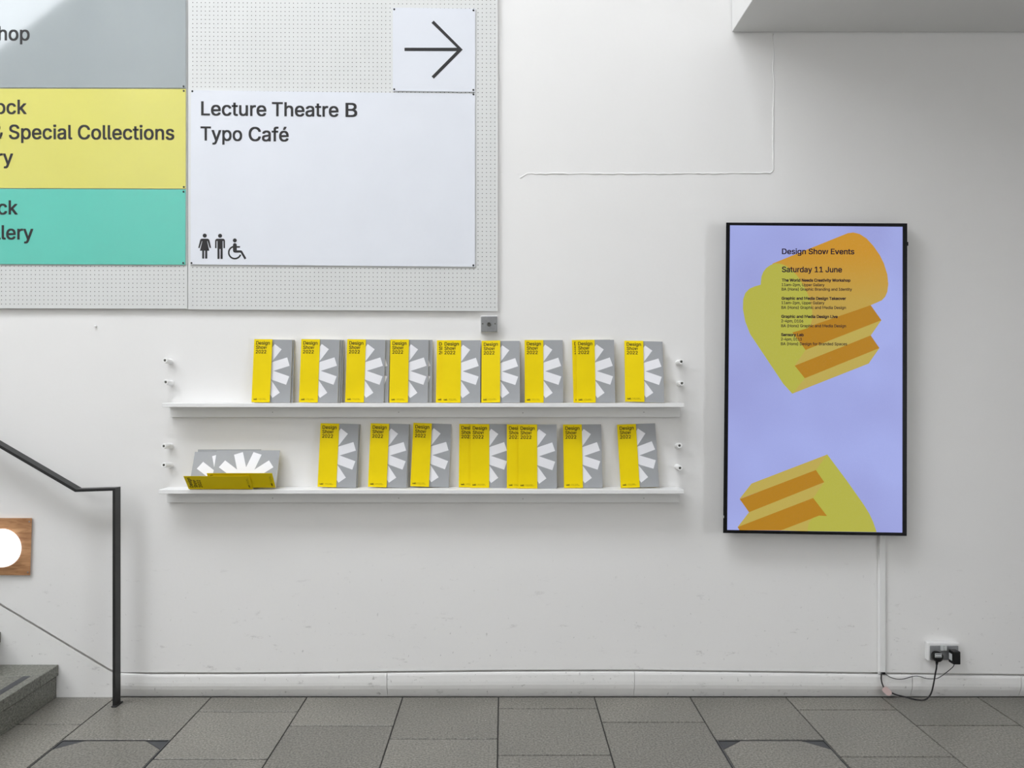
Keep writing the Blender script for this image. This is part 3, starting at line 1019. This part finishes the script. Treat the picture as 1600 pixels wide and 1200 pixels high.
# ------------------------------------------------------------------ screen on the wall
tv = empty('display_screen', P(1275, 837, 0), 'tall black-framed display screen showing Design Show Events on lilac', 'screen')
TVF, TVB = 0.075, 0.030
OUT = [(1134.6, 347.7), (1417.6, 349.0), (1416.8, 837.4), (1129.8, 832.8)]
INN = [(1140.6, 352.0), (1410.3, 354.3), (1409.9, 832.3), (1136.2, 828.0)]
G().prism(OUT, TVB, TVF - 0.006).build('housing', M['black'], tv)
fr = G()
for i in range(4):
    j = (i + 1) % 4
    fr.prism([OUT[i], OUT[j], INN[j], INN[i]], TVF - 0.010, TVF)
fr.build('bezel', M['black'], tv)
G().box(P(1230, 0, 0).x, P(1320, 0, 0).x, -TVB, -0.001, P(0, 700, 0).z, P(0, 480, 0).z, 0.002, 1).build('wall_bracket', M['black'], tv)
G().prism([(1417.2, 378), (1419.2, 378), (1419.2, 384), (1417.2, 384)], TVB + 0.01, TVB + 0.03).build('side_button', M['black'], tv)
G().prism([(1129.3, 805.5), (1131.2, 805.5), (1131.2, 809.5), (1129.3, 809.5)], TVF - 0.002, TVF + 0.0008).build('indicator_light', M['label'], tv)
PANEL = TVF - 0.005
scr_bg = screen_mat('screen_lilac', (163, 170, 226))
nt, b_, N, L = nodes(scr_bg)
geo = N('ShaderNodeNewGeometry')
no = N('ShaderNodeTexNoise', Scale=3.2, Detail=1); L(geo.outputs['Position'], no.inputs['Vector'])
cr = N('ShaderNodeValToRGB'); L(no.outputs['Fac'], cr.inputs[0])
cr.color_ramp.elements[0].position = 0.3; cr.color_ramp.elements[0].color = srgb(157, 163, 221)
cr.color_ramp.elements[1].position = 0.7; cr.color_ramp.elements[1].color = srgb(166, 175, 234)
L(cr.outputs[0], b_.inputs['Emission Color'])
scr = G().prism(INN, PANEL - 0.002, PANEL).build('screen_panel', scr_bg, tv)
A5 = lambda x, y: (1120 + x / 4.616, 340 + y / 4.616)
A6 = lambda x, y: (1120 + x / 4.616, 600 + y / 4.616)
SC = {
    'face': screen_mat('screen_lime', (182, 180, 74)),
    'top': screen_mat('screen_amber', (200, 150, 48)),
    'tan': screen_mat('screen_tan', (190, 170, 84)),
    'dark': screen_mat('screen_ochre', (180, 128, 32)),
    'text': screen_mat('screen_text', (38, 24, 40)),
}
# the amber side shades towards tan lower down (the graphic itself is a gradient)
nt, b_, N, L = nodes(SC['top'])
geo = N('ShaderNodeNewGeometry'); sep = N('ShaderNodeSeparateXYZ'); L(geo.outputs['Position'], sep.inputs[0])
mr = N('ShaderNodeMapRange', From_Min=P(0, 475).z, From_Max=P(0, 395).z); L(sep.outputs['Z'], mr.inputs['Value'])
cr = N('ShaderNodeValToRGB'); L(mr.outputs[0], cr.inputs[0])
cr.color_ramp.elements[0].color = srgb(192, 160, 74); cr.color_ramp.elements[1].color = srgb(203, 147, 46)
L(cr.outputs[0], b_.inputs['Emission Color'])


def art(pts, key, lay, zf):
    G().flat([zf(*p) for p in pts], lambda p: P(p[0], p[1], PANEL + 0.0003 * lay)).build('screen_graphic', SC[key], scr)


art([(400, 332), (945, 112), (985, 107), (1030, 118), (1080, 150), (1130, 205), (1175, 270), (1205, 330), (1230, 410), (1237, 480), (1230, 535), (1215, 570), (1190, 597), (1110, 632), (600, 830)], 'top', 1, A5)
art([(545, 828), (600, 808), (1110, 632), (1187, 740), (640, 956)], 'dark', 2, A5)
art([(640, 954), (1187, 740), (1110, 851), (560, 1070)], 'tan', 2, A5)
art([(562, 1068), (1110, 850), (1173, 941), (635, 1160)], 'dark', 3, A5)
art([(635, 1158), (1173, 941), (1095, 1053), (545, 1270)], 'tan', 3, A5)
art([(318, 460), (322, 425), (335, 392), (355, 365), (385, 343), (420, 330), (455, 331), (495, 346), (535, 373), (572, 410), (603, 452), (632, 500), (656, 552), (675, 610), (687, 665), (690, 720), (680, 765), (655, 798), (545, 828), (640, 954), (562, 1068), (635, 1159), (545, 1271), (480, 1200), (300, 930), (240, 840), (205, 750), (188, 660), (190, 590), (205, 545), (235, 513), (270, 497), (316, 484)], 'face', 4, A5)
art([(797, 508), (250, 718), (163, 830), (715, 622)], 'tan', 1, A6)
art([(165, 830), (715, 620), (775, 708), (232, 925)], 'dark', 2, A6)
art([(232, 925), (775, 708), (697, 824), (150, 1032)], 'tan', 2, A6)
art([(150, 1032), (695, 822), (795, 952), (740, 950), (460, 1057), (163, 1054)], 'dark', 3, A6)
art([(460, 1057), (740, 948), (760, 955), (655, 1062)], 'tan', 3, A6)
art([(797, 508), (940, 700), (1000, 785), (1060, 870), (1100, 935), (1130, 1000), (1150, 1060), (1152, 1068), (655, 1061), (657, 1035), (665, 1000), (690, 968), (740, 949), (795, 952), (695, 822), (775, 708), (715, 621)], 'face', 4, A6)
LINES = [('Design Show Events', 992, 263, 39, 0.042), ('Saturday 11 June', 903, 393, 39, 0.042),
         ('The World Needs Creativity Workshop', 964, 461, 20, 0.075), ('11am–2pm, Upper Gallery', 777, 494, 20, 0.035), ('BA (Hons) Graphic Branding and Identity', 975, 526, 20, 0.035),
         ('Graphic and Media Design Takeover', 932, 592, 20, 0.075), ('11am–2pm, Upper Gallery', 776, 624, 20, 0.035), ('BA (Hons) Graphic and Media Design', 931, 658, 20, 0.035),
         ('Graphic and Media Design Live', 872, 723, 20, 0.075), ('2–4pm, D106', 624, 755, 20, 0.035), ('BA (Hons) Graphic and Media Design', 932, 790, 20, 0.035),
         ('Sensory Lab', 627, 854, 20, 0.075), ('2–4pm, D113', 613, 886, 20, 0.035), ('BA (Hons) Design for Branded Spaces', 940, 920, 20, 0.035)]
for i, (t, xr, yb, cap, bold) in enumerate(LINES):
    xl = 470 - i * 0.6
    g = G()
    p0, p1 = A5(xl, yb), A5(xr, yb)
    text_px(g, t, p0[0], p1[0], p0[1], p0[1] + 0.3, cap / 4.616, lambda p: P(p[0], p[1], PANEL + 0.0016), bold, res=2)
    g.build('screen_text', SC['text'], scr)

# ------------------------------------------------------------------ trunking, socket, plugs and cables
tk = empty('cable_trunking', P(1378, 1052, 0), 'narrow white cable trunking running down from the display screen', 'trunking')
a, b = P(1374.6, 1050.5, 0.014), P(1383.8, 833, 0.014)
G().box(a.x, b.x, -0.014, -0.001, a.z, b.z, 0.0015, 1).build('trunking_lid', M['trim'], tk)
G().box(P(1371.5, 0).x, P(1383.4, 0).x, -0.005, 0.0, P(0, 1053.2, 0).z, b.z, 0.001, 1).build('trunking_base', M['ridge'], tk)
G().box(P(1376.6, 0).x, P(1381.2, 0).x, -0.0145, -0.004, P(0, 1052.2).z, P(0, 1049.2).z).build('cable_opening', M['rubber'], tk)

so_ = empty('wall_socket', P(1474, 1033, 0), 'double wall socket with grey plate low on the wall, right of the screen', 'socket')
a, b = P(1450.3, 1032.6, 0.030), P(1499.0, 1004.6, 0.030)
G().box(a.x, b.x, -0.030, 0.0, a.z, b.z, 0.003).build('back_box', M['trim'], so_)
a, b = P(1453.4, 1031.4, 0.034), P(1497.8, 1009.0, 0.034)
G().box(a.x, b.x, -0.034, -0.028, a.z, b.z, 0.003).build('face_plate', M['plate'], so_)
for xa, xb in ((1470.2, 1474.8), (1475.4, 1480.0)):
    a, b = P(xa, 1016.8, 0.038), P(xb, 1008.4, 0.038)
    G().box(a.x, b.x, -0.039, -0.033, a.z, b.z, 0.001, 1).build('rocker_switch', M['label'], so_)

pg = empty('mains_plug', P(1464, 1033, 0.05), 'round black mains plug with pale label, in the left half of the wall socket', 'plug')
c = P(1461.6, 1024.2, 0.034)
G().lathe(c, (0.12, -1, 0.0), [(0.0225, 0), (0.0235, 0.008), (0.0245, 0.016), (0.0215, 0.026), (0.015, 0.030), (0, 0.031)], 22).build('plug_body', M['rubber'], pg, smooth=False)
d = 0.0665
pts = [P(1460.8, 1020.9, d), P(1471.4, 1020.9, d), P(1471.4, 1027.4, d), P(1460.8, 1027.4, d)]
pc = [(1460.8, 1020.9), (1471.4, 1020.9), (1471.4, 1027.4), (1460.8, 1027.4)]
G().prism(pc, d - 0.006, d).build('rating_label', M['label'], pg)
for yy in (1022.2, 1025.8):
    G().flat([(1461.6, yy), (1470.6, yy), (1470.6, yy + 0.9), (1461.6, yy + 0.9)], lambda p: P(p[0], p[1], d + 0.0003)).build('label_stripe', M['screw'], pg)
G().tube([P(1464, 1029, 0.052), P(1463.9, 1034, 0.052), P(1463.7, 1038.6, 0.052)], [0.010, 0.0065, 0.0042], 12).build('cord_grip', M['rubber'], pg, smooth=True)

ad = empty('power_adaptor', P(1494, 1039, 0.06), 'black rectangular power adaptor in the right half of the wall socket', 'adaptor')
a, b = P(1491.0, 1038.6, 0.090), P(1501.2, 1018.6, 0.090)
G().box(a.x - 0.004, b.x, -0.090, -0.050, a.z, b.z, 0.003).build('adaptor_body', M['rubber'], ad)
G().lathe(P(1489.0, 1024.5, 0.033), (0, -1, 0), [(0.022, 0), (0.024, 0.008), (0.023, 0.020)], 8).build('plug_base', M['rubber'], ad)
xl = a.x - 0.0043
g = G().add([(xl, -0.055, P(0, 1031.5, 0.07).z), (xl, -0.080, P(0, 1031.5, 0.07).z), (xl, -0.080, P(0, 1021, 0.07).z), (xl, -0.055, P(0, 1021, 0.07).z)], [(0, 1, 2, 3)])
g.build('rating_label', M['label'], ad)


def cable(name, label, pts, r, end=None):
    o = G().tube(spline([P(*p) for p in pts], 6), r, 8).build(name, M['cable'], None, smooth=True)
    return tag(o, label, 'cable', 'cables at the wall socket')


mc = empty('mains_cable', P(1430, 1094, 0.03), 'thicker black mains cable looping down to the floor from the round plug', 'cable')
G().tube(spline([P(1378, 1050, 0.010), P(1377, 1055, 0.014), P(1377, 1062, 0.016), P(1378.4, 1068, 0.018), P(1380.6, 1073.5, 0.020)], 6), 0.0032, 8).build('upper_lead', M['cable'], mc, smooth=True)
G().tube(spline([P(1393, 1082.6, 0.022), P(1402, 1086, 0.025), P(1414, 1089, 0.030), P(1426, 1092, 0.034), P(1436, 1093.8, 0.038), P(1445, 1093.2, 0.040), P(1452, 1088, 0.042), P(1456, 1080, 0.044), P(1459, 1067, 0.047), P(1461.5, 1052, 0.050), P(1463.2, 1044, 0.052), P(1463.7, 1037.6, 0.052)], 6), 0.0034, 8).build('lower_lead', M['cable'], mc, smooth=True)
tagp = [(1378.2, 1077.2), (1382.2, 1072.6), (1386, 1073.2), (1393.4, 1080.6), (1393.6, 1084.4), (1389.6, 1087.4), (1386.4, 1086.8), (1379, 1080)]
G().prism(tagp, 0.014, 0.028).build('pink_connector', M['pink'], mc)
cable('adaptor_cable', 'thin black cable sagging from the trunking to the power adaptor',
      [(1381, 1050, 0.010), (1383.5, 1053, 0.012), (1391, 1058, 0.014), (1401, 1061, 0.014), (1411, 1061, 0.013), (1421, 1058.4, 0.013), (1430, 1056.2, 0.014), (1437, 1057, 0.014), (1447, 1060, 0.02), (1458, 1060.8, 0.03), (1467, 1058.8, 0.04), (1479, 1050.5, 0.055), (1488.5, 1042.5, 0.066), (1491, 1038.2, 0.068)], 0.0017)
